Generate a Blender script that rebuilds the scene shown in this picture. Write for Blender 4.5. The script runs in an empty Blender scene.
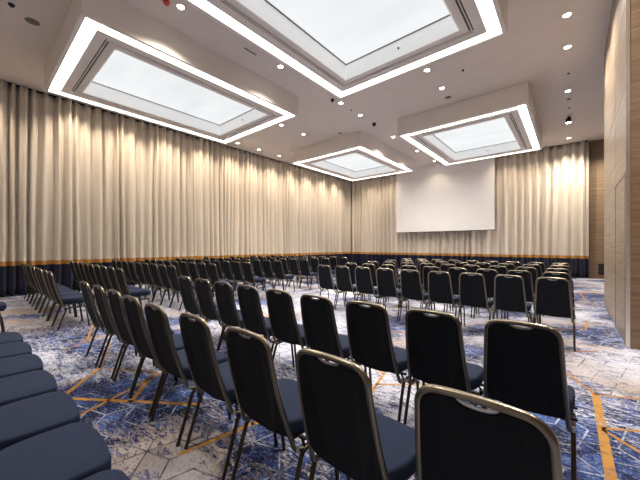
import bpy, bmesh, math, random
from mathutils import Vector, Matrix
random.seed(7)
C = bpy.context.scene.collection
R = math.radians
PI = math.pi
H = 1.36            # camera height
ZC = H + 4.36       # ceiling
ZB = H + 3.80       # underside of the dropped light boxes
YB = 16.55          # back wall
XL = -11.62         # left wall
YF = -2.6           # wall behind the camera

# ------------------------------------------------------------------ materials
def new_mat(name):
    m = bpy.data.materials.new(name); m.use_nodes = True
    nt = m.node_tree; nt.nodes.clear()
    out = nt.nodes.new('ShaderNodeOutputMaterial')
    b = nt.nodes.new('ShaderNodeBsdfPrincipled')
    nt.links.new(b.outputs[0], out.inputs[0])
    return m, nt, b
def N(nt, t, **kw):
    n = nt.nodes.new(t)
    for k, v in kw.items():
        if hasattr(n, k): setattr(n, k, v)
        else: n.inputs[k].default_value = v
    return n
def L(nt, a, b): nt.links.new(a, b)
def coords(nt, scale=(1, 1, 1), rot=(0, 0, 0), world=False):
    if world:
        t = N(nt, 'ShaderNodeNewGeometry'); o = t.outputs['Position']
    else:
        t = N(nt, 'ShaderNodeTexCoord'); o = t.outputs['Object']
    mp = N(nt, 'ShaderNodeMapping'); mp.inputs['Scale'].default_value = scale
    mp.inputs['Rotation'].default_value = rot
    L(nt, o, mp.inputs[0]); return mp.outputs[0]
def noise(nt, vec, scale, detail=3, rough=.5, dist=0):
    n = N(nt, 'ShaderNodeTexNoise'); n.inputs['Scale'].default_value = scale
    n.inputs['Detail'].default_value = detail; n.inputs['Roughness'].default_value = rough
    n.inputs['Distortion'].default_value = dist
    L(nt, vec, n.inputs['Vector']); return n.outputs[0]
def ramp(nt, fac, stops, interp='LINEAR'):
    r = N(nt, 'ShaderNodeValToRGB'); r.color_ramp.interpolation = interp
    e = r.color_ramp.elements
    e[0].position = stops[0][0]; e[0].color = (*stops[0][1], 1)
    e[1].position = stops[-1][0]; e[1].color = (*stops[-1][1], 1)
    for p, c in stops[1:-1]:
        x = e.new(p); x.color = (*c, 1)
    L(nt, fac, r.inputs[0]); return r.outputs[0]
def mix(nt, fac, a, b):
    m = N(nt, 'ShaderNodeMix'); m.data_type = 'RGBA'
    for s, v in ((0, fac), (6, a), (7, b)):
        if hasattr(v, 'is_linked') or hasattr(v, 'links'): L(nt, v, m.inputs[s])
        else: m.inputs[s].default_value = v if s == 0 else (*v, 1)
    return m.outputs[2]
def math_(nt, op, a, b):
    m = N(nt, 'ShaderNodeMath'); m.operation = op
    for s, v in ((0, a), (1, b)):
        if hasattr(v, 'links'): L(nt, v, m.inputs[s])
        else: m.inputs[s].default_value = v
    return m.outputs[0]
def bump(nt, b, h, strength=.3, dist=.01):
    n = N(nt, 'ShaderNodeBump'); n.inputs['Strength'].default_value = strength
    n.inputs['Distance'].default_value = dist
    L(nt, h, n.inputs['Height']); L(nt, n.outputs[0], b.inputs['Normal'])

def simple(name, col, rough=.5, metal=0, var=.12, scale=40, bmp=0):
    m, nt, b = new_mat(name)
    n = noise(nt, coords(nt), scale, 3)
    lo = tuple(max(0, c * (1 - var)) for c in col); hi = tuple(min(1, c * (1 + var)) for c in col)
    L(nt, ramp(nt, n, [(.3, lo), (.7, hi)]), b.inputs['Base Color'])
    b.inputs['Roughness'].default_value = rough; b.inputs['Metallic'].default_value = metal
    if bmp: bump(nt, b, n, bmp, .002)
    return m
def emis(name, col, s):
    m, nt, b = new_mat(name)
    b.inputs['Base Color'].default_value = (.8, .8, .8, 1)
    b.inputs['Emission Color'].default_value = (*col, 1)
    b.inputs['Emission Strength'].default_value = s
    return m
def fabric(name, col, rough=.95, sheen=.2, scale=420, var=.35):
    m, nt, b = new_mat(name)
    v = coords(nt)
    n = noise(nt, v, scale, 2, .7)
    n2 = noise(nt, v, 9, 3)
    lo = tuple(c * (1 - var) for c in col); hi = tuple(c * (1 + var) for c in col)
    c1 = ramp(nt, n, [(.3, lo), (.7, hi)])
    c2 = ramp(nt, n2, [(.3, tuple(c * .92 for c in (1, 1, 1))), (.7, (1, 1, 1))])
    mm = N(nt, 'ShaderNodeMix'); mm.data_type = 'RGBA'; mm.blend_type = 'MULTIPLY'
    mm.inputs[0].default_value = 1; L(nt, c1, mm.inputs[6]); L(nt, c2, mm.inputs[7])
    L(nt, mm.outputs[2], b.inputs['Base Color'])
    b.inputs['Roughness'].default_value = rough
    b.inputs['Sheen Weight'].default_value = sheen
    b.inputs['Specular IOR Level'].default_value = .2
    bump(nt, b, n, .25, .0015)
    return m

M = {}
M['seat'] = fabric('navy_seat_fabric', (.0135, .0205, .0450), sheen=.0)
for _n in M['seat'].node_tree.nodes:
    if _n.type == 'BSDF_PRINCIPLED':
        _n.inputs['Sheen Tint'].default_value = (.45, .62, 1, 1); _n.inputs['Specular IOR Level'].default_value = .12; _n.inputs['Roughness'].default_value = .85; _n.inputs['Sheen Roughness'].default_value = .4
M['back'] = fabric('black_back_fabric', (.0058, .0072, .0115), sheen=.02, scale=300)
M['metal'] = simple('bronze_grey_tube', (.19, .168, .13), .30, 1, .08, 12)
M['leg'] = simple('dark_bronze_tube', (.065, .053, .038), .34, 1, .08, 12)
M['chrome'] = simple('satin_silver', (.50, .50, .50), .35, 1, .08, 30)
M['black'] = simple('black_plastic', (.009, .009, .010), .7, 0, .1)
M['ceil'] = simple('warm_grey_ceiling_paint', (.70, .64, .595), .85, 0, .03, 3)
M['box'] = simple('light_box_paint', (.79, .75, .715), .75, 0, .02, 3)
M['white'] = simple('white_paint', (.82, .82, .81), .6, 0, .02, 3)
M['screen'] = simple('projection_cloth', (.86, .855, .84), .85, 0, .015, 5)
M['panel'] = emis('backlit_stretch_panel', (.96, .985, 1.0), .65)
M['panelside'] = emis('white_recess_added_glow', (.97, .99, .985), .17)  # faint emission added to brighten the white recess sides
M['led'] = emis('led_strip', (1.0, .955, .91), 8.0)
M['lens'] = emis('downlight_lens', (1.0, .90, .76), 30)
M['red'] = simple('red_plastic', (.55, .03, .03), .4)
M['grey'] = simple('grey_grille', (.16, .14, .13), .7, 0, .15, 200)
M['brass'] = simple('pale_metal_edge', (.75, .68, .6), .3, 1, .05, 12)

def backlit():
    # stretch ceiling lit from above by rows of tubes: soft bands of brighter light
    m, nt, b = new_mat('backlit_stretch_panel')
    v = coords(nt, (.35, 1.0, 1), world=True)
    n = noise(nt, v, 1.3, 2, .5)
    L(nt, ramp(nt, n, [(.3, (.76, .79, .81)), (.7, (.86, .885, .90))]), b.inputs['Emission Color'])
    b.inputs['Emission Strength'].default_value = .71
    b.inputs['Base Color'].default_value = (.1, .1, .1, 1)
    b.inputs['Roughness'].default_value = .6
    return m
M['panel'] = backlit()

def wood(name, c0, c1, c2, rough=.42):
    m, nt, b = new_mat(name)
    v = coords(nt, (.55, .55, 22), world=True)
    n = noise(nt, v, 1.6, 6, .62, .5)
    v2 = coords(nt, (1.2, 1.2, 90), world=True)
    n2 = noise(nt, v2, 2.2, 4, .6)
    f = math_(nt, 'ADD', math_(nt, 'MULTIPLY', n, .65), math_(nt, 'MULTIPLY', n2, .35))
    L(nt, ramp(nt, f, [(.34, c0), (.5, c1), (.66, c2)]), b.inputs['Base Color'])
    b.inputs['Roughness'].default_value = rough
    bump(nt, b, n2, .1, .002)
    return m
M['wood'] = wood('horizontal_grain_walnut', (.13, .085, .052), (.235, .160, .100), (.34, .245, .165))
M['wood_grey'] = wood('grey_oak_laminate', (.12, .09, .062), (.23, .18, .13), (.36, .295, .225), .4)

def curtain_mat():
    m, nt, b = new_mat('colour_block_curtain_cloth')
    v = N(nt, 'ShaderNodeNewGeometry').outputs['Position']
    sp = N(nt, 'ShaderNodeSeparateXYZ'); L(nt, v, sp.inputs[0])
    z = math_(nt, 'DIVIDE', sp.outputs[2], 6.0)
    r = ramp(nt, z, [(0, (.012, .015, .040)), (.805 / 6, (.52, .25, .055)), (.935 / 6, (.68, .62, .53))], 'CONSTANT')
    wv = coords(nt, (30, 30, 2.5), world=True)
    n = noise(nt, wv, 8, 3)
    c2 = ramp(nt, n, [(.3, (.9, .9, .9)), (.7, (1, 1, 1))])
    mm = N(nt, 'ShaderNodeMix'); mm.data_type = 'RGBA'; mm.blend_type = 'MULTIPLY'
    mm.inputs[0].default_value = 1; L(nt, r, mm.inputs[6]); L(nt, c2, mm.inputs[7])
    L(nt, mm.outputs[2], b.inputs['Base Color'])
    b.inputs['Roughness'].default_value = .9
    b.inputs['Specular IOR Level'].default_value = .15
    b.inputs['Sheen Weight'].default_value = .1
    bump(nt, b, n, .1, .001)
    return m
M['curtain'] = curtain_mat()

def carpet(name, kind):
    m, nt, b = new_mat(name)
    w = coords(nt, world=True)
    zone = noise(nt, w, .75, 3, .55, .6)                      # blue areas against pale areas
    for bx0, by0, rad, am in ((.2, 2.4, 1.2, .16), (-3.3, 1.05, .8, .16), (-1.0, 1.4, .7, .10), (-5.0, 1.9, 1.3, .08), (.2, 4.4, .9, -.07), (.3, 6.0, .8, .05), (-2.4, 2.2, .8, .05),
                              (-1.9, .55, .75, -.18), (-7.6, .5, 1.1, -.10), (-2.6, 3.9, 1.3, -.05), (.2, 7.4, .9, .10)):
        dv = N(nt, 'ShaderNodeVectorMath'); dv.operation = 'DISTANCE'; L(nt, w, dv.inputs[0]); dv.inputs[1].default_value = (bx0, by0, 0)
        fall = ramp(nt, math_(nt, 'DIVIDE', dv.outputs['Value'], rad * 1.4), [(0.1, (1, 1, 1)), (1, (0, 0, 0))], 'EASE')
        zone = math_(nt, 'ADD', zone, math_(nt, 'MULTIPLY', fall, am))
    vs = coords(nt, (1.0, 2.8, 1), (0, 0, R(22)), True)
    fleck = noise(nt, vs, 7, 9, .80, 1.1)                    # worn, streaky distress
    fleck2 = noise(nt, vs, 30, 6, .80, .6)
    fleck3 = noise(nt, w, 55, 4, .8)
    sw = noise(nt, w, .7, 2, .5, .3)
    pale = mix(nt, ramp(nt, sw, [(.46, (0, 0, 0)), (.60, (1, 1, 1))]), (.42, .44, .52), (.31, .265, .245))
    pale = mix(nt, ramp(nt, fleck3, [(.38, (.75, .75, .75)), (.48, (0, 0, 0))]), pale, (.12, .14, .24))
    tone = noise(nt, w, 3.2, 7, .78)
    blue = ramp(nt, tone, [(.42, (.006, .009, .030)), (.5, (.012, .022, .085)), (.60, (.042, .08, .235))])
    blue = mix(nt, ramp(nt, fleck3, [(.56, (0, 0, 0)), (.66, (.7, .7, .7))]), blue, (.42, .46, .58))
    s = math_(nt, 'ADD', math_(nt, 'MULTIPLY', fleck, 1.35), math_(nt, 'MULTIPLY', fleck2, .75))
    s = math_(nt, 'ADD', s, math_(nt, 'MULTIPLY', math_(nt, 'SUBTRACT', zone, .52), 1.15))
    s = math_(nt, 'SUBTRACT', s, .53)
    mask = ramp(nt, s, [(.47, (0, 0, 0)), (.57, (1, 1, 1))])
    col = mix(nt, mask, pale, blue)
    if kind == 'thin':
        lm = ramp(nt, s, [(.49, (.018, .022, .05)), (.62, (.42, .46, .56))])
        wear = ramp(nt, math_(nt, 'ADD', math_(nt, 'MULTIPLY', noise(nt, w, 7, 4, .7), .5), math_(nt, 'MULTIPLY', noise(nt, w, .8, 2), .5)), [(.42, (.05, .05, .05)), (.56, (.85, .85, .85))])
        col = mix(nt, wear, col, lm)
    if kind == 'orange':
        wear = ramp(nt, noise(nt, w, 11, 5, .7), [(.30, (.1, .1, .1)), (.48, (.95, .95, .95))])
        oc = ramp(nt, noise(nt, w, 1.1, 2), [(.35, (.24, .105, .03)), (.65, (.37, .20, .04))])
        col = mix(nt, wear, col, oc)
    L(nt, col, b.inputs['Base Color'])
    b.inputs['Roughness'].default_value = .95
    b.inputs['Specular IOR Level'].default_value = .12
    bump(nt, b, fleck2, .35, .004)
    return m
M['carpet'] = carpet('distressed_blue_carpet', 'base')
M['carpet_thin'] = carpet('carpet_fine_line', 'thin')
M['carpet_orange'] = carpet('carpet_orange_line', 'orange')

# ------------------------------------------------------------------ mesh helpers
def obj(name, bm, mat, parent=None, smooth=False, loc=None):
    me = bpy.data.meshes.new(name)
    bm.normal_update()
    bm.to_mesh(me); bm.free()
    for mm in (mat if isinstance(mat, (list, tuple)) else [mat]): me.materials.append(mm)
    if smooth:
        for p in me.polygons: p.use_smooth = True
    o = bpy.data.objects.new(name, me); C.objects.link(o)
    if parent: o.parent = parent
    if loc: o.location = loc
    return o
def box(bm, x0, x1, y0, y1, z0, z1, mi=0):
    vs = [bm.verts.new((x, y, z)) for z in (z0, z1) for y in (y0, y1) for x in (x0, x1)]
    for f in ((0, 2, 3, 1), (4, 5, 7, 6), (0, 1, 5, 4), (2, 6, 7, 3), (0, 4, 6, 2), (1, 3, 7, 5)):
        fc = bm.faces.new([vs[i] for i in f]); fc.material_index = mi
def ringframe(bm, x0, x1, y0, y1, w, z0, z1):
    """a rectangular frame of width w (four bars meeting at the corners)"""
    box(bm, x0, x1, y0, y0 + w, z0, z1); box(bm, x0, x1, y1 - w, y1, z0, z1)
    box(bm, x0, x0 + w, y0 + w, y1 - w, z0, z1); box(bm, x1 - w, x1, y0 + w, y1 - w, z0, z1)
def cyl(bm, c, r0, r1, z0, z1, n=20):
    a = [bm.verts.new((c[0] + r0 * math.cos(2 * PI * i / n), c[1] + r0 * math.sin(2 * PI * i / n), z0)) for i in range(n)]
    b = [bm.verts.new((c[0] + r1 * math.cos(2 * PI * i / n), c[1] + r1 * math.sin(2 * PI * i / n), z1)) for i in range(n)]
    for i in range(n):
        j = (i + 1) % n; bm.faces.new((a[i], a[j], b[j], b[i]))
    bm.faces.new(a[::-1]); bm.faces.new(b)
def tube(bm, pts, ru, rv=None, n=10, up=None):
    """sweep an ellipse (ru sideways, rv along the normal) along the points, capped"""
    rv = rv or ru
    P = [Vector(p) for p in pts]; rings = []
    prev = None
    for i, p in enumerate(P):
        if i == 0: t = P[1] - P[0]
        elif i == len(P) - 1: t = P[-1] - P[-2]
        else: t = (P[i + 1] - p).normalized() + (p - P[i - 1]).normalized()
        t.normalize()
        if up is not None:
            u = up.cross(t)
            if u.length < 1e-4: u = prev
        else:
            u = prev if prev is not None else (Vector((0, 0, 1)).cross(t) if abs(t.z) < .9 else Vector((1, 0, 0)).cross(t))
        u = (u - t * u.dot(t)).normalized()
        prev = u; v = t.cross(u)
        k = 1.0
        rings.append([bm.verts.new(p + u * ru * math.cos(2 * PI * j / n) * k + v * rv * math.sin(2 * PI * j / n) * k) for j in range(n)])
    for a, b in zip(rings, rings[1:]):
        for j in range(n):
            q = (j + 1) % n; bm.faces.new((a[j], a[q], b[q], b[j]))
    bm.faces.new(rings[0][::-1]); bm.faces.new(rings[-1])
def thing(name, label, cat, loc=(0, 0, 0), group=None):
    o = bpy.data.objects.new(name, None); C.objects.link(o)
    o.empty_display_size = .1
    o.location = loc; o['label'] = label; o['category'] = cat
    if group: o['group'] = group
    return o
def tag(o, label, cat, group=None):
    o['label'] = label; o['category'] = cat
    if group: o['group'] = group
    return o
def struct(name, bm, mat, **kw):
    o = obj(name, bm, mat, **kw); o['kind'] = 'structure'; return o

# ------------------------------------------------------------------ room shell
def strip(bm, a, b, w, z, mi):
    a = Vector(a); b = Vector(b); d = (b - a); l = d.length; d.normalize()
    n = Vector((-d.y, d.x)) * w / 2
    a2 = a - d * w * .3; b2 = b + d * w * .3
    vs = [bm.verts.new((p.x, p.y, z)) for p in (a2 - n, b2 - n, b2 + n, a2 + n)]
    f = bm.faces.new(vs); f.material_index = mi
fl = bmesh.new()
box(fl, XL, 3.2, YF, YB + .25, -.12, 0, 0)
# fine rhombus pattern woven into the carpet
e = .20; rnd = random.Random(3)
ax = Vector((e * math.cos(R(18)), e * math.sin(R(18)))); bx_ = Vector((e * math.cos(R(78)), e * math.sin(R(78))))
cx_ = bx_ - ax
for i in range(-90, 110):
    for j in range(-90, 110):
        p = ax * i + bx_ * j
        if not (XL + .3 < p.x < 2.9 and -.6 < p.y < YB - .3): continue
        k = (i - j) % 3
        if p.y > 9 and rnd.random() < .3: continue
        if k == 0: dirs = (ax, bx_, -cx_ * -1, -ax, -bx_, -cx_)
        else: dirs = ()
        for d in dirs:
            if rnd.random() < .13: continue
            q = p + d
            if XL + .2 < q.x < 2.9: strip(fl, p, q, .011, .0006, 1)
# broad orange lines of the carpet
orange = [
 ((-3.50, .55), (-4.02, .95), .045), ((-4.02, .93), (-3.42, 1.30), .026), ((-3.42, 1.30), (-2.93, .91), .045),
 ((-3.38, .60), (-2.42, 1.28), .040), ((-3.00, .56), (-3.35, 1.35), .030), ((-1.95, .88), (-1.86, 1.40), .040),
 ((-5.10, .90), (-5.47, 1.27), .035), ((-4.95, 1.3), (-4.02, .95), .015),
 ((.17, 3.70), (.18, 2.2), .055), ((.17, 3.70), (.52, 3.86), .026), ((.18, 3.05), (.46, 3.22), .028), ((.52, 3.86), (2.2, 4.4), .026),
 ((.46, 3.22), (2.1, 4.0), .028), ((.18, 3.02), (1.3, 1.9), .028), ((.17, 3.70), (-.02, 4.1), .026), ((-.02, 4.1), (-.9, 4.35), .022),
 ((-.17, 4.84), (.24, 5.2), .03), ((.18, 6.45), (.20, 7.1), .03), ((-.5, 5.95), (.18, 6.5), .03), ((.2, 7.1), (.9, 7.6), .018),
 ((-2.45, 3.3), (-1.52, 2.85), .03), ((-1.52, 2.85), (-1.44, 2.52), .03), ((-1.46, 2.58), (-.6, 3.3), .03), ((-2.45, 3.3), (-2.3, 4.3), .035), ((-1.86, 1.4), (-1.35, 2.2), .035),
 ((-1.35, 2.2), (-1.44, 2.52), .03), ((-3.4, 2.75), (-2.45, 3.3), .03), ((-4.4, 3.7), (-3.4, 2.75), .035), ((-2.3, 4.3), (-1.1, 4.7), .03),
 ((-5.3, 2.9), (-4.4, 3.7), .035), ((-5.9, 4.4), (-4.4, 3.7), .03), ((-5.6, 6.2), (-5.9, 4.4), .04), ((-4.9, 7.4), (-5.6, 6.2), .03),
 ((-8.3, .2), (-7.3, .75), .04), ((-8.3, .2), (-9.6, .4), .03), ((-6.5, 1.45), (-5.15, 1.05), .03), ((-9.6, .4), (-10.6, -.3), .04),
 ((-.6, 8.6), (.3, 9.5), .04), ((.3, 9.5), (.2, 11.2), .04), ((.2, 11.2), (-.9, 12.3), .04), ((.2, 11.2), (.9, 12.4), .03),
 ((-3.2, 11.4), (-.9, 12.3), .04), ((-3.2, 11.4), (-4.5, 13.0), .04), ((-6.2, 10.8), (-4.5, 13.0), .04), ((-8.7, 12.2), (-6.2, 10.8), .04)]
for a, b, w in orange: strip(fl, a, b, w, .0012, 2)
struct('floor', fl, [M['carpet'], M['carpet_thin'], M['carpet_orange']])

bm = bmesh.new(); box(bm, XL, 3.2, YF, YB + .25, ZC, ZC + .15); struct('ceiling', bm, M['ceil'])
bm = bmesh.new(); box(bm, XL - .15, XL, YF, YB + .25, -.12, ZC + .15); struct('wall_left', bm, M['white'])
bm = bmesh.new(); box(bm, XL - .15, 3.35, YB + .25, YB + .4, -.12, ZC + .15); struct('wall_back', bm, M['wood'])
bm = bmesh.new(); box(bm, XL - .15, 3.35, YF - .15, YF, -.12, ZC + .15); struct('wall_front', bm, M['ceil'])
bm = bmesh.new(); box(bm, 3.2, 3.35, YF, YB + .25, -.12, ZC + .15); struct('wall_right', bm, M['wood'])
# wood-clad pier on the right: its long face shows a flush service door
PX = .585; PY0, PY1 = 5.66, 9.16
bm = bmesh.new()
box(bm, PX, 3.2, PY0, PY1, 0, ZC - .03)
M['wood_dark'] = wood('darker_horizontal_grain_walnut', (.085, .050, .028), (.165, .105, .062), (.25, .170, .108))
pier = struct('wall_side', bm, [M['wood_dark']])
bm = bmesh.new()                                   # laminate leaves on the long face, with dark joints between
jz = [0.012, 1.02, 2.36, 3.50, 4.62, ZC - .05]
def leaf(y0, y1, z0, z1): box(bm, PX - .022, PX, y0, y1, z0, z1)
for z0, z1 in zip(jz, jz[1:]): leaf(6.96, PY1, z0 + .004, z1 - .004)
for z0, z1 in zip(jz[2:], jz[3:]): leaf(PY0 + .012, 6.948, z0 + .004, z1 - .004)
struct('trim_1', bm, M['wood_grey'], parent=pier)
bm = bmesh.new()
leaf(5.80, 6.90, .012, 1.36); leaf(5.80, 6.90, 1.366, 2.33)
dr = struct('door_1', bm, M['wood_grey'])
bm = bmesh.new(); box(bm, PX - .028, PX, 6.905, 6.948, .0, 2.356); box(bm, PX - .028, PX, 5.76, 5.795, 0, 2.356); box(bm, PX - .028, PX, 5.795, 6.905, 2.335, 2.356)
o = obj('door_frame', bm, M['wood_grey'], dr)
bm = bmesh.new(); box(bm, PX - .03, PX + .012, PY0 - .008, PY0 + .01, 0, ZC - .03)
struct('trim_2', bm, M['brass'])
bm = bmesh.new(); box(bm, PX - .01, 3.2, PY0, PY1, ZC - .03, ZC)
struct('trim_3', bm, M['black'])

bm = bmesh.new(); box(bm, .86, 1.06, YB + .215, YB + .25, .17, .62)
wp = tag(obj('wall_panel', bm, M['black']), 'small black panel low on the wood wall beside the right pier', 'wall panel')
bm = bmesh.new(); box(bm, .885, 1.035, YB + .207, YB + .2151, .2, .59); obj('cover_plate', bm, M['black'], wp)

# ------------------------------------------------------------------ curtains
def curtain(name, L0, L1, place, seed, wl, amp, exs, label):
    rd = random.Random(seed)
    # fold profile: list of (s, depth)
    prof = []; s = L0
    while s < L1:
        w = rd.uniform(*wl); a = rd.uniform(*amp); sk = rd.uniform(.34, .66); ex = rd.choice(exs)
        n = 12
        for i in range(n):
            t = i / n
            ph = t / sk * .5 if t < sk else .5 + (t - sk) / (1 - sk) * .5
            d = (.5 - .5 * math.cos(2 * PI * ph))
            prof.append((s + w * t, a * (d ** ex)))
        s += w
    zs = [.03, .25, .5, .8, .81, .93, .94, 1.3, 1.9, 2.6, 3.3, 4.0, 4.6, 5.1, 5.45, ZC - .01]
    bm = bmesh.new(); rows = []
    k1, k2 = rd.uniform(0, 6), rd.uniform(0, 6)
    def pleat(s_, tz):      # gathered heading: tight pinches that relax further down
        g = max(0, (tz - .62) / .38) ** 1.6
        return g * (.085 * abs(math.sin(s_ * PI / .125 + .6 * math.sin(s_ * 2.1))) ** .7 - .04)
    for z in zs:
        tz = z / ZC
        r = []
        for (s_, d) in prof:
            sh = .045 * (1 - tz) * math.sin(s_ * 1.9 + k1) + .02 * math.sin(s_ * 5.1 + z * .8 + k2) * (1 - tz)
            r.append(bm.verts.new(place(min(max(s_ + sh, L0), L1 + .0), d * (.80 + .3 * (1 - tz)) + .012 * math.sin(s_ * 3 + z * 1.3) + pleat(s_, tz))))
            r[-1].co.z = z
        rows.append(r)
    for a, b in zip(rows, rows[1:]):
        for i in range(len(a) - 1): bm.faces.new((a[i], a[i + 1], b[i + 1], b[i]))
    t = thing(name, label, 'curtain')
    o = obj('drape', bm, M['curtain'], t, smooth=True)
    md = o.modifiers.new('cloth_thickness', 'SOLIDIFY'); md.thickness = .006; md.offset = 0
    return t
t = curtain('curtain', -2.4, YB + .095, lambda s, d: (XL + .03 + max(min(d, .29), .30 * min(1, max(0, (s - YB + .35) / .3))), s, 0), 11, (.16, .34), (.12, .25), (.45, .8, 1.1),
        'long beige curtain with gold stripe and navy hem covering the left wall')
bm = bmesh.new(); box(bm, XL + .02, XL + .16, -2.4, YB - .02, ZC - .03, ZC); obj('curtain_track', bm, M['black'], t)
t = curtain('curtain', XL + .338, .55, lambda s, d: (s, YB + .10 - d, 0), 23, (.20, .42), (.15, .26), (.7, 1.0, 1.4),
        'beige curtain with gold stripe and navy hem across the end wall behind the screen')
bm = bmesh.new(); box(bm, XL + .34, .55, YB + .02, YB + .15, ZC - .03, ZC); obj('curtain_track', bm, M['black'], t)

# ------------------------------------------------------------------ projection screen
SY = YB - .42
t = thing('projection_screen', 'large blank white projection screen hanging before the end-wall curtain', 'projection screen', (-5.3, SY, 2.09))
SX0, SX1, SZ0, SZ1 = -7.78, -2.78, 2.12, 5.56
bm = bmesh.new()
ny = 12
for i in range(ny):
    za, zb = SZ0 + (SZ1 - SZ0) * i / ny, SZ0 + (SZ1 - SZ0) * (i + 1) / ny
    box(bm, SX0 + 5.3, SX1 + 5.3, -.002, .002, za - 2.09, zb - 2.09)
bmesh.ops.remove_doubles(bm, verts=bm.verts, dist=1e-5)
obj('screen_fabric', bm, M['screen'], t)
bm = bmesh.new(); box(bm, SX0 + 5.28, SX1 + 5.32, -.016, .016, 0, .035); obj('weight_bar', bm, M['black'], t)
bm = bmesh.new(); box(bm, SX0 + 5.2, SX1 + 5.4, -.09, .09, SZ1 - 2.09, ZC - 2.09); obj('roller_housing', bm, M['white'], t)

# ------------------------------------------------------------------ dropped ceiling light boxes
def coffer(x0, x1, y0, y1, label):
    cx, cy = (x0 + x1) / 2, (y0 + y1) / 2
    t = thing('ceiling_light_box', label, 'ceiling light', (cx, cy, ZB), 'rectangular dropped light boxes')
    a, b = (x1 - x0) / 2, (y1 - y0) / 2; h = ZC - ZB
    # shell: sides and the thin outer rim
    bm = bmesh.new(); ringframe(bm, -a, a, -b, b, .07, 0, h)
    obj('shell', bm, M['box'], t)
    # lit channel between the rim and the inner frame
    w0, w1 = .07, .27
    bm = bmesh.new(); ringframe(bm, -a + w0, a - w0, -b + w0, b - w0, w1 - w0, .09, .10)
    obj('led_channel', bm, M['led'], t)
    # inner frame with two dark air slots
    bands = [(.27, .437), (.465, .481), (.509, .63)]
    bm = bmesh.new()
    for p, q in bands: ringframe(bm, -a + p, a - p, -b + p, b - p, q - p, .0, .03)
    obj('inner_frame', bm, M['box'], t)
    bm = bmesh.new(); ringframe(bm, -a + .44, a - .44, -b + .44, b - .44, .075, .0301, .045)
    obj('air_slot', bm, M['black'], t)
    # white recess sides and the backlit stretched panel
    rz = .35
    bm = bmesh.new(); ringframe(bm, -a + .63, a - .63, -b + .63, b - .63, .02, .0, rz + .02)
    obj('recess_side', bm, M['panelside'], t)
    bm = bmesh.new(); box(bm, -a + .65, a - .65, -b + .65, b - .65, rz, rz + .02)
    obj('backlit_panel', bm, M['panel'], t)
    bm = bmesh.new(); ringframe(bm, -a + .6505, a - .6505, -b + .6505, b - .6505, .022, rz - .014, rz - .0005)
    obj('panel_edge', bm, M['grey'], t)
    for s in (.22,):
        bm = bmesh.new(); cyl(bm, (s * a * .2, b - .654), .018, .018, 0, .02, 12)
        bmesh.ops.rotate(bm, verts=bm.verts, cent=(s * a * .2, b - .654, 0), matrix=Matrix.Rotation(PI / 2, 3, 'X'))
        bmesh.ops.translate(bm, verts=bm.verts, vec=(0, 0, .17))
        obj('sensor', bm, M['black'], t)
    return t
coffer(-4.60, -.87, 1.19, 6.24, 'largest rectangular light box, overhead at the top centre of the room')
coffer(-9.90, -6.10, 1.19, 6.24, 'rectangular light box over the left chairs, beside the long side curtain')
coffer(-4.60, -.87, 9.60, 14.64, 'rectangular light box in front of and above the white screen')
coffer(-9.90, -6.10, 9.60, 14.64, 'farthest rectangular light box, in the corner where the two curtains meet')

# ------------------------------------------------------------------ downlights
POW = 420.0
def make_downlight():
    t = thing('downlight', '', 'downlight', (0, 0, ZC))
    bm = bmesh.new()
    n = 24; prof = [(.072, 0), (.072, -.008), (.060, -.010), (.056, -.002)]
    rg = [[bm.verts.new((r * math.cos(2 * PI * i / n), r * math.sin(2 * PI * i / n), z)) for i in range(n)] for r, z in prof]
    for a, b in zip(rg, rg[1:]):
        for i in range(n): bm.faces.new((a[i], a[(i + 1) % n], b[(i + 1) % n], b[i]))
    obj('trim_ring', bm, M['white'], t, smooth=True)
    bm = bmesh.new(); cyl(bm, (0, 0), .056, .056, -.006, -.002, 24); obj('lens', bm, M['lens'], t)
    return t
def lamp(parent, z=-.02, power=None, size=R(125), blend=.9):
    ld = bpy.data.lights.new('lamp', 'SPOT'); ld.energy = power or POW; ld.spot_size = size; ld.spot_blend = blend
    ld.color = (1.0, .88, .74) if size > R(124) else (1.0, .82, .63); ld.shadow_soft_size = .04
    o = bpy.data.objects.new('lamp', ld); C.objects.link(o); o.parent = parent; o.location = (0, 0, z)
    return o
proto_dl = make_downlight()
used_dl = [False]
def downlight(x, y, label, power=None, size=125):
    if not used_dl[0]: t = proto_dl; used_dl[0] = True
    else:
        t = proto_dl.copy(); C.objects.link(t)
        for ch in proto_dl.children:
            if ch.type == 'MESH':
                c = ch.copy(); C.objects.link(c); c.parent = t
    t.location = (x, y, ZC); t['label'] = label; t['group'] = 'round recessed downlights'
    lamp(t, power=power, size=R(size))
    return t
DL = [
 (-.06, 7.30, 'topmost downlight of the line near the right wood wall'),
 (-.06, 8.48, 'second downlight from the top in the line near the right wood wall'),
 (-.07, 10.90, 'third downlight from the top, beside the screen-side light box'),
 (-.08, 15.69, 'lowest downlight on the right, just above the end curtain'),
 (-2.73, 7.35, 'downlight by the far edge of the largest light box, upper of the centre pair'),
 (-2.73, 8.46, 'lower downlight of the centre pair, before the box by the screen'),
 (-5.38, 7.35, 'downlight just below the far corner of the largest light box'),
 (-5.38, 8.45, 'downlight right of a dark dot, past the corner of the largest light box'),
 (-5.40, 4.90, 'downlight between the two near light boxes, the farther one'),
 (-5.44, 2.50, 'downlight between the two near light boxes, next to the red detector'),
 (-8.00, 7.30, 'downlight at the far corner of the left light box'),
 (-8.00, 8.46, 'downlight between the left light box and the farthest light box'),
 (-10.82, 7.38, 'downlight grazing the side curtain at the left box end'),
 (-10.82, 8.50, 'downlight grazing the side curtain, farther along past the left box'),
 (-5.45, 11.0, 'downlight at the near left corner of the box by the screen')]
for x, y, l in DL: downlight(x, y, l, *((185, 118) if x < -10 else ()))
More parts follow.
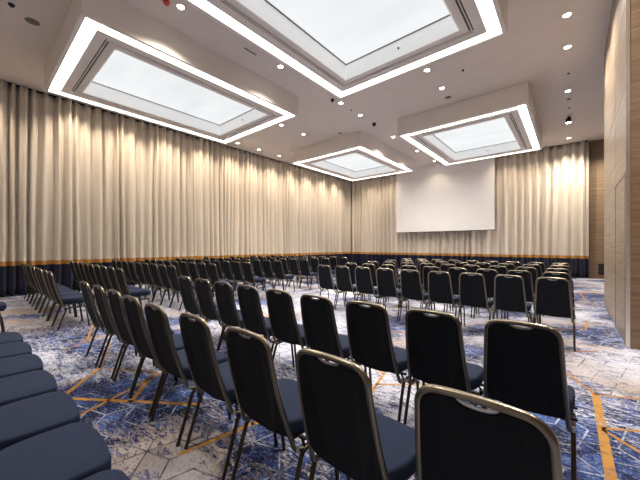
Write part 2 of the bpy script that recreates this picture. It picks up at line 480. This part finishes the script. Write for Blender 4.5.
for i, y in enumerate((-.12, 2.05, 3.35, 4.65, 6.0, 9.75, 11.0, 12.3, 13.6, 14.9)):  # first one added out of view to brighten the near curtain end
    names = ('added out of view before the left light box', 'hidden above the left box, near end', 'above the left box, second along', 'above the left box, midway', 'above the left box, far end',
             'ahead of the farthest box', 'behind the farthest box, near end', 'behind the farthest box, midway', 'behind the farthest box, far part', 'nearest the room corner')
    downlight(-10.82, y, 'downlight close to the side curtain, ' + names[i], 185, 118)
for i, x in enumerate((-9.6, -8.4, -5.38, -2.3, -1.2)):
    names = ('near the corner', 'left of the screen edge', 'above the screen centre', 'right of the screen', 'midway between screen and right edge')
    downlight(x, 15.45 if i == 2 else 15.75, 'downlight along the end curtain, ' + names[i], 55 if i == 2 else 110, 118)
for (x, y, l) in ((-5.4, 13.3, 'downlight between the two far light boxes'), (-5.4, .1, 'downlight before the two near light boxes'),
                  (-.07, 4.9, 'downlight right of the largest light box'), (-.07, 2.5, 'downlight right of the near end of the largest light box'),
                  (-2.7, -.6, 'downlight overhead behind the largest light box'), (1.9, 3.2, 'downlight before the right wood face'), (1.25, 15.6, 'unseen downlight added to brighten the alcove behind the right pier')):  # alcove lamp is an unseen addition that lifts the dark wood
    downlight(x, y, l)

# black surface spotlight
t = thing('ceiling_spotlight', 'black cylindrical spotlight on the ceiling between two downlights', 'spotlight', (-.07, 13.1, ZC))
bm = bmesh.new(); cyl(bm, (0, 0), .03, .03, -.06, 0); obj('mount', bm, M['black'], t)
bm = bmesh.new(); cyl(bm, (0, 0), .075, .075, -.20, -.06); obj('lamp_can', bm, M['black'], t, smooth=False)
bm = bmesh.new(); cyl(bm, (0, 0), .066, .066, -.206, -.2005); obj('lens', bm, M['lens'], t)
lamp(t, -.22, 90)

# small ceiling fittings
def disc(name, x, y, r, h, mat, label, cat, group=None):
    bm = bmesh.new(); cyl(bm, (0, 0), r, r * .8, -0.004, 0, 24); cyl(bm, (0, 0), r * .7, r * .9, -h, -.004, 24)
    return tag(obj(name, bm, mat, loc=(x, y, ZC)), label, cat, group)
disc('ceiling_speaker', -8.0, .80, .11, .012, M['grey'], 'round grey ceiling speaker grille, upper left of the photo', 'speaker')
disc('smoke_detector', -7.72, .50, .05, .04, M['black'], 'small dark detector at the top left corner of the ceiling', 'detector')
disc('smoke_detector', -5.52, 2.28, .06, .05, M['red'], 'red fire detector between the two near light boxes', 'detector')
disc('ceiling_sensor', -2.05, 7.92, .03, .03, M['black'], 'tiny dark sensor right of the centre pair of downlights', 'sensor')
disc('ceiling_speaker', -2.76, 9.10, .09, .012, M['grey'], 'dark oval-looking speaker just before the box by the screen', 'speaker')
disc('ceiling_sensor', -5.40, 7.94, .025, .03, M['black'], 'tiny dark sensor between the two downlights past the largest box corner', 'sensor')
disc('ceiling_sensor', -.05, 9.79, .03, .03, M['grey'], 'tiny sensor above the third right-hand downlight', 'sensor')
disc('ceiling_sensor', -.05, 11.53, .055, .012, M['grey'], 'grey disc just below the third right-hand downlight', 'sensor')
disc('ceiling_sensor', -.05, 12.25, .03, .03, M['grey'], 'tiny sensor just above the black spotlight', 'sensor')
disc('ceiling_sensor', -7.85, 8.62, .02, .03, M['black'], 'tiny dark dot left of the downlight ahead of the farthest box', 'sensor')
disc('ceiling_speaker', -6.84, 9.3, .08, .012, M['grey'], 'small grey speaker disc ahead of the farthest light box', 'speaker')
t = thing('ceiling_camera', 'black dome camera on the ceiling before the box by the screen', 'camera', (-5.35, 9.31, ZC))
bm = bmesh.new(); box(bm, -.05, .05, -.05, .05, -.05, 0); obj('base', bm, M['black'], t)
bm = bmesh.new(); bmesh.ops.create_icosphere(bm, subdivisions=2, radius=.055, matrix=Matrix.Translation((0, 0, -.07))); obj('dome', bm, M['black'], t, smooth=True)
t = thing('ceiling_camera', 'small dark camera at the far left corner of the largest light box', 'camera', (-5.43, 7.0, ZC))
bm = bmesh.new(); box(bm, -.04, .04, -.04, .04, -.04, 0); obj('base', bm, M['black'], t)
bm = bmesh.new(); cyl(bm, (0, 0), .03, .035, -.08, -.04); obj('lens_barrel', bm, M['black'], t)
bm = bmesh.new(); box(bm, -.02, .02, -.16, .16, -.006, 0)
tag(obj('air_vent', bm, M['grey'], loc=(-5.50, 4.08, ZC)), 'short dark slot vent between the two near light boxes', 'vent')

# ------------------------------------------------------------------ banquet chair (faces +Y)
ZS, HBK = .430, .498    # where the back starts, and its length upwards
def rake(t):            # centre line of the back, t = 0 at seat level, 1 at the top
    return Vector((0, -.112 - .123 * t - .012 * math.sin(PI * t), ZS + HBK * t))
HB, HT = .196, .166     # half widths of the tube loop, bottom and top
def loop_pts():
    r = .066; half = []
    half += [Vector((.212, .16, .345)), Vector((.210, .0, .345)), Vector((.208, -.040, .345)), Vector((.205, -.066, .349)),
             Vector((.203, -.086, .361)), Vector((.201, -.098, .382))]
    for i in range(0, 11):
        t = -.02 + i / 12
        p = rake(t); p.x = HB + (HT - HB) * t; half.append(p)
    tc = 1 - r / HBK
    for i in range(0, 8):
        a = PI / 2 * i / 7
        t = tc + r / HBK * math.sin(a); p = rake(t)
        p.x = (HB + (HT - HB) * tc) - r + r * math.cos(a); half.append(p)
    for x in (.075, .05, .025):
        p = rake(1 + (1 - (x / .11) ** 2) * .008); p.x = x; half.append(p)
    mid = rake(1.008); mid.x = 0
    left = [Vector((-p.x, p.y, p.z)) for p in half[::-1]]
    return half + [mid] + left
def half_width(t, inset):
    r = .066 - inset * .3
    w = HB + (HT - HB) * t - inset
    top = 1 - inset / HBK
    if t > top - r / HBK:
        s = min(1, (t - (top - r / HBK)) / (r / HBK))
        w = w - r + r * math.sqrt(max(0, 1 - s * s))
    return w
def back_outline(inset):
    """closed outline of the padded panel as (x, t), with the hand-hold dip in the top edge"""
    top = 1 - inset / HBK; pts = []
    bw = HB - inset - .003
    b0 = .02
    pts += [(-bw * .8, b0 - .035), (-bw * .45, b0 - .06), (-.03, b0 - .07), (.03, b0 - .07), (bw * .45, b0 - .06), (bw * .8, b0 - .035), (bw, b0 + .03)]
    ts = [.2, .35, .5, .65, .8] + [top - .15 + .15 * math.sin(PI / 2 * i / 7) for i in range(0, 8)]
    for t in ts: pts.append((half_width(min(t, top), inset), t))
    gw, gd = .056, .023
    dip = [(gw * math.cos(PI * i / 10), top - gd / HBK * math.sin(PI * i / 10) ** .8) for i in range(11)]
    pts += dip
    for t in ts[::-1]: pts.append((-half_width(min(t, top), inset), t))
    pts.append((-bw, b0 + .03))
    # drop duplicates
    res = []
    for p in pts:
        if not res or (abs(p[0] - res[-1][0]) + abs(p[1] - res[-1][1])) > 1e-4: res.append(p)
    return res
def nrm(t):
    d = (rake(t + .01) - rake(t - .01)).normalized(); return Vector((0, d.z, -d.y))      # points to the front
def make_chair():
    t = thing('banquet_chair', '', 'chair')
    bm = bmesh.new(); tube(bm, loop_pts(), .0125, .0125, 12, up=None)
    obj('back_frame', bm, M['metal'], t, smooth=True)
    # padded back
    ol = back_outline(.006); bm = bmesh.new(); rings = []
    cx, ct = 0, .5
    for sc, off in ((.985, -.010), (1.0, -.006), (1.0, .006), (.97, .016), (.90, .024), (.75, .028)):
        r = []
        for x, tt in ol:
            t2 = ct + (tt - ct) * (sc if sc < 1 else 1); x2 = x * sc
            p = rake(t2) + nrm(t2) * off; p.x = x2; r.append(bm.verts.new(p))
        rings.append(r)
    n = len(ol)
    for a, b in zip(rings, rings[1:]):
        for j in range(n):
            q = (j + 1) % n; bm.faces.new((a[j], a[q], b[q], b[j]))
    bm.faces.new(rings[0][::-1]); bm.faces.new(rings[-1])
    bmesh.ops.triangulate(bm, faces=[f for f in bm.faces if len(f.verts) > 4])
    bmesh.ops.recalc_face_normals(bm, faces=bm.faces)
    obj('backrest', bm, M['back'], t)
    # silver lip lining the hand-hold
    top = 1 - .006 / HBK
    lp = []
    for i in range(11):
        x = .055 * math.cos(PI * i / 10); tt = top - .022 / HBK * math.sin(PI * i / 10) ** .8
        p = rake(tt); p.x = x; p.z += .001; lp.append(p)
    bm = bmesh.new(); tube(bm, lp, .003, .011, 8, up=None); obj('hand_grip', bm, M['chrome'], t, smooth=True)
    # seat cushion
    def seat_out(sc):
        pts = []
        fw, rw, f, rr = .227, .185, .262, -.120
        def c(cx, cy, r, a0, a1, m=6):
            for i in range(m + 1):
                a = R(a0 + (a1 - a0) * i / m); pts.append((cx + r * math.cos(a), cy + r * math.sin(a)))
        c(rw - .03, rr + .03, .03, -90, 0, 3)
        pts.append((.218, -.01)); pts.append((fw, .07))
        c(fw - .075, f - .085, .075, 0, 75, 7)
        pts.append((.09, f - .004)); pts.append((.03, f))
        res = pts + [(-x, y) for x, y in pts[::-1]]
        return [(x * sc, .08 + (y - .08) * sc) for x, y in res]
    bm = bmesh.new(); rings = []
    for sc, z in ((.95, .418), (.99, .422), (1.0, .432), (1.0, .478), (.993, .488), (.975, .494), (.94, .497), (.6, .500)):
        rings.append([bm.verts.new((x, y, z - (.014 * max(0, (y - .12) / .16) ** 2 if z > .45 else 0) )) for x, y in seat_out(sc)])
    n = len(rings[0])
    for a, b in zip(rings, rings[1:]):
        for j in range(n):
            q = (j + 1) % n; bm.faces.new((a[j], a[q], b[q], b[j]))
    bm.faces.new(rings[0][::-1]); bm.faces.new(rings[-1])
    bmesh.ops.recalc_face_normals(bm, faces=bm.faces)
    obj('seat', bm, M['seat'], t, smooth=True)
    bm = bmesh.new(); box(bm, -.19, .19, -.08, .23, .4015, .4175)
    obj('seat_base', bm, M['black'], t)
    for s in (-1, 1):
        bm = bmesh.new()
        tube(bm, [(s * .214, .06, .345), (s * .216, -.02, .345), (s * .219, -.048, .338), (s * .220, -.066, .312), (s * .222, -.166, .012), (s * .222, -.170, 0)], .0115, .0125, 8)
        obj('leg', bm, M['leg'], t, smooth=True)
        bm = bmesh.new()
        tube(bm, [(s * .214, .07, .345), (s * .216, .165, .345), (s * .219, .190, .335), (s * .220, .202, .305), (s * .222, .238, .0)], .0115, .0125, 8)
        obj('leg', bm, M['leg'], t, smooth=True)
    for y in (-.03, .14):
        bm = bmesh.new(); tube(bm, [(-.212, y, .352), (-.19, y, .398), (.19, y, .398), (.212, y, .352)], .008)
        obj('crossbar', bm, M['leg'], t, smooth=True)
    for y in (-.05, .10):
        bm = bmesh.new()
        box(bm, .20, .238, y - .008, y + .008, .403, .417)
        obj('linking_bracket', bm, M['black'], t)
    for s in (-1, 1):
        bm = bmesh.new(); cyl(bm, (s * .219, -.085), .009, .009, .355, .381, 10)
        obj('bumper', bm, M['chrome'], t)
    return t
K = .94
proto = make_chair(); kids = list(proto.children); first = [True]
rz = random.Random(5)
def place_chair(x, y, label, group, jitter=1):
    if first[0]: t = proto; first[0] = False
    else:
        t = proto.copy(); C.objects.link(t)
        for ch in kids:
            c = ch.copy(); C.objects.link(c); c.parent = t
    t.location = (x * K + rz.uniform(-.002, .002) * jitter, y * K + .235 + rz.uniform(-.010, .010) * jitter, 0)
    t.rotation_euler = (0, 0, R(rz.uniform(-.5, .5)) * jitter)
    t['label'] = label; t['group'] = group
    return t
ORD = ['first', 'second', 'third', 'fourth', 'fifth', 'sixth', 'seventh', 'eighth', 'ninth']
def place_row(x0, pitch, y, n, rowname, end, group, start=0, ys=None):
    for k in range(start, n):
        yy = y + (ys[k] if ys else 0)
        place_chair(x0 - pitch * k, yy, 'navy and black banquet chair, %s %s, %s' % (ORD[k], end, rowname), group)
CG = 'chairs in the centre block'; LG = 'chairs in the left block by the curtain'
place_row(-.216, .548, .93, 9, 'large foreground row seen from behind', 'from the right', CG, ys=[.035, .015, .01, -.01, -.02, 0, 0, 0, 0])
place_row(-.225, .510, 2.02, 9, 'centre row just beyond the foreground row', 'from the right', CG, ys=[.07, .02, 0, -.02, -.01, 0, 0, 0, 0])
for nm, y in (('centre row just past the cross aisle', 5.28), ('second centre row past the cross aisle', 6.40), ('third centre row past the cross aisle', 7.50),
              ('fourth centre row past the cross aisle', 8.65), ('last centre row before the screen', 9.80)):
    place_row(-.20, .52, y, 9, nm, 'from the right', CG)
# the row the camera stands in: only the seats on the left show
for k in range(6):
    x = -1.75 - .522 * k
    place_chair(x, -.105 - .012 * k, 'navy seat in the lower left foreground, %s from the bottom edge' % ORD[k + 1], 'foreground seats at lower left', .4)
place_chair(-1.235, -.10, 'navy seat barely showing at the bottom edge, nearest of the foreground seats', 'foreground seats at lower left', .4)
place_chair(-6.98, -.13, 'banquet chair cut by the left edge, before the left block', LG, .4)
for nm, x, y in (('nearest left-block row', -6.88, .90), ('second left-block row', -6.87, 1.92), ('third left-block row', -6.87, 2.95), ('fourth left-block row', -6.87, 3.93),
                 ('fifth left-block row', -6.80, 4.92), ('sixth left-block row', -6.78, 6.02), ('seventh left-block row', -6.78, 7.18), ('eighth left-block row', -6.78, 8.30),
                 ('farthest left-block row', -6.78, 9.40)):
    place_row(x, .52, y, 9, nm, 'from the aisle', LG)

# ------------------------------------------------------------------ camera, world, view
cam = bpy.data.cameras.new('camera'); co = bpy.data.objects.new('camera', cam); C.objects.link(co)
cam.sensor_width = 36; cam.sensor_fit = 'HORIZONTAL'; cam.lens = 297.07 / 640 * 36
cam.shift_y = 5.62 / 640; cam.clip_start = .05
co.location = (0, 0, H); co.rotation_euler = (PI / 2, 0, R(40.2123))
sc = bpy.context.scene; sc.camera = co
w = bpy.data.worlds.new('world'); sc.world = w; w.use_nodes = True
w.node_tree.nodes['Background'].inputs[0].default_value = (1, .95, .9, 1)
w.node_tree.nodes['Background'].inputs[1].default_value = .05
sc.view_settings.view_transform = 'Standard'; sc.view_settings.look = 'None'
sc.view_settings.exposure = 0.50; sc.view_settings.gamma = 1; sc.view_settings.use_curve_mapping = False
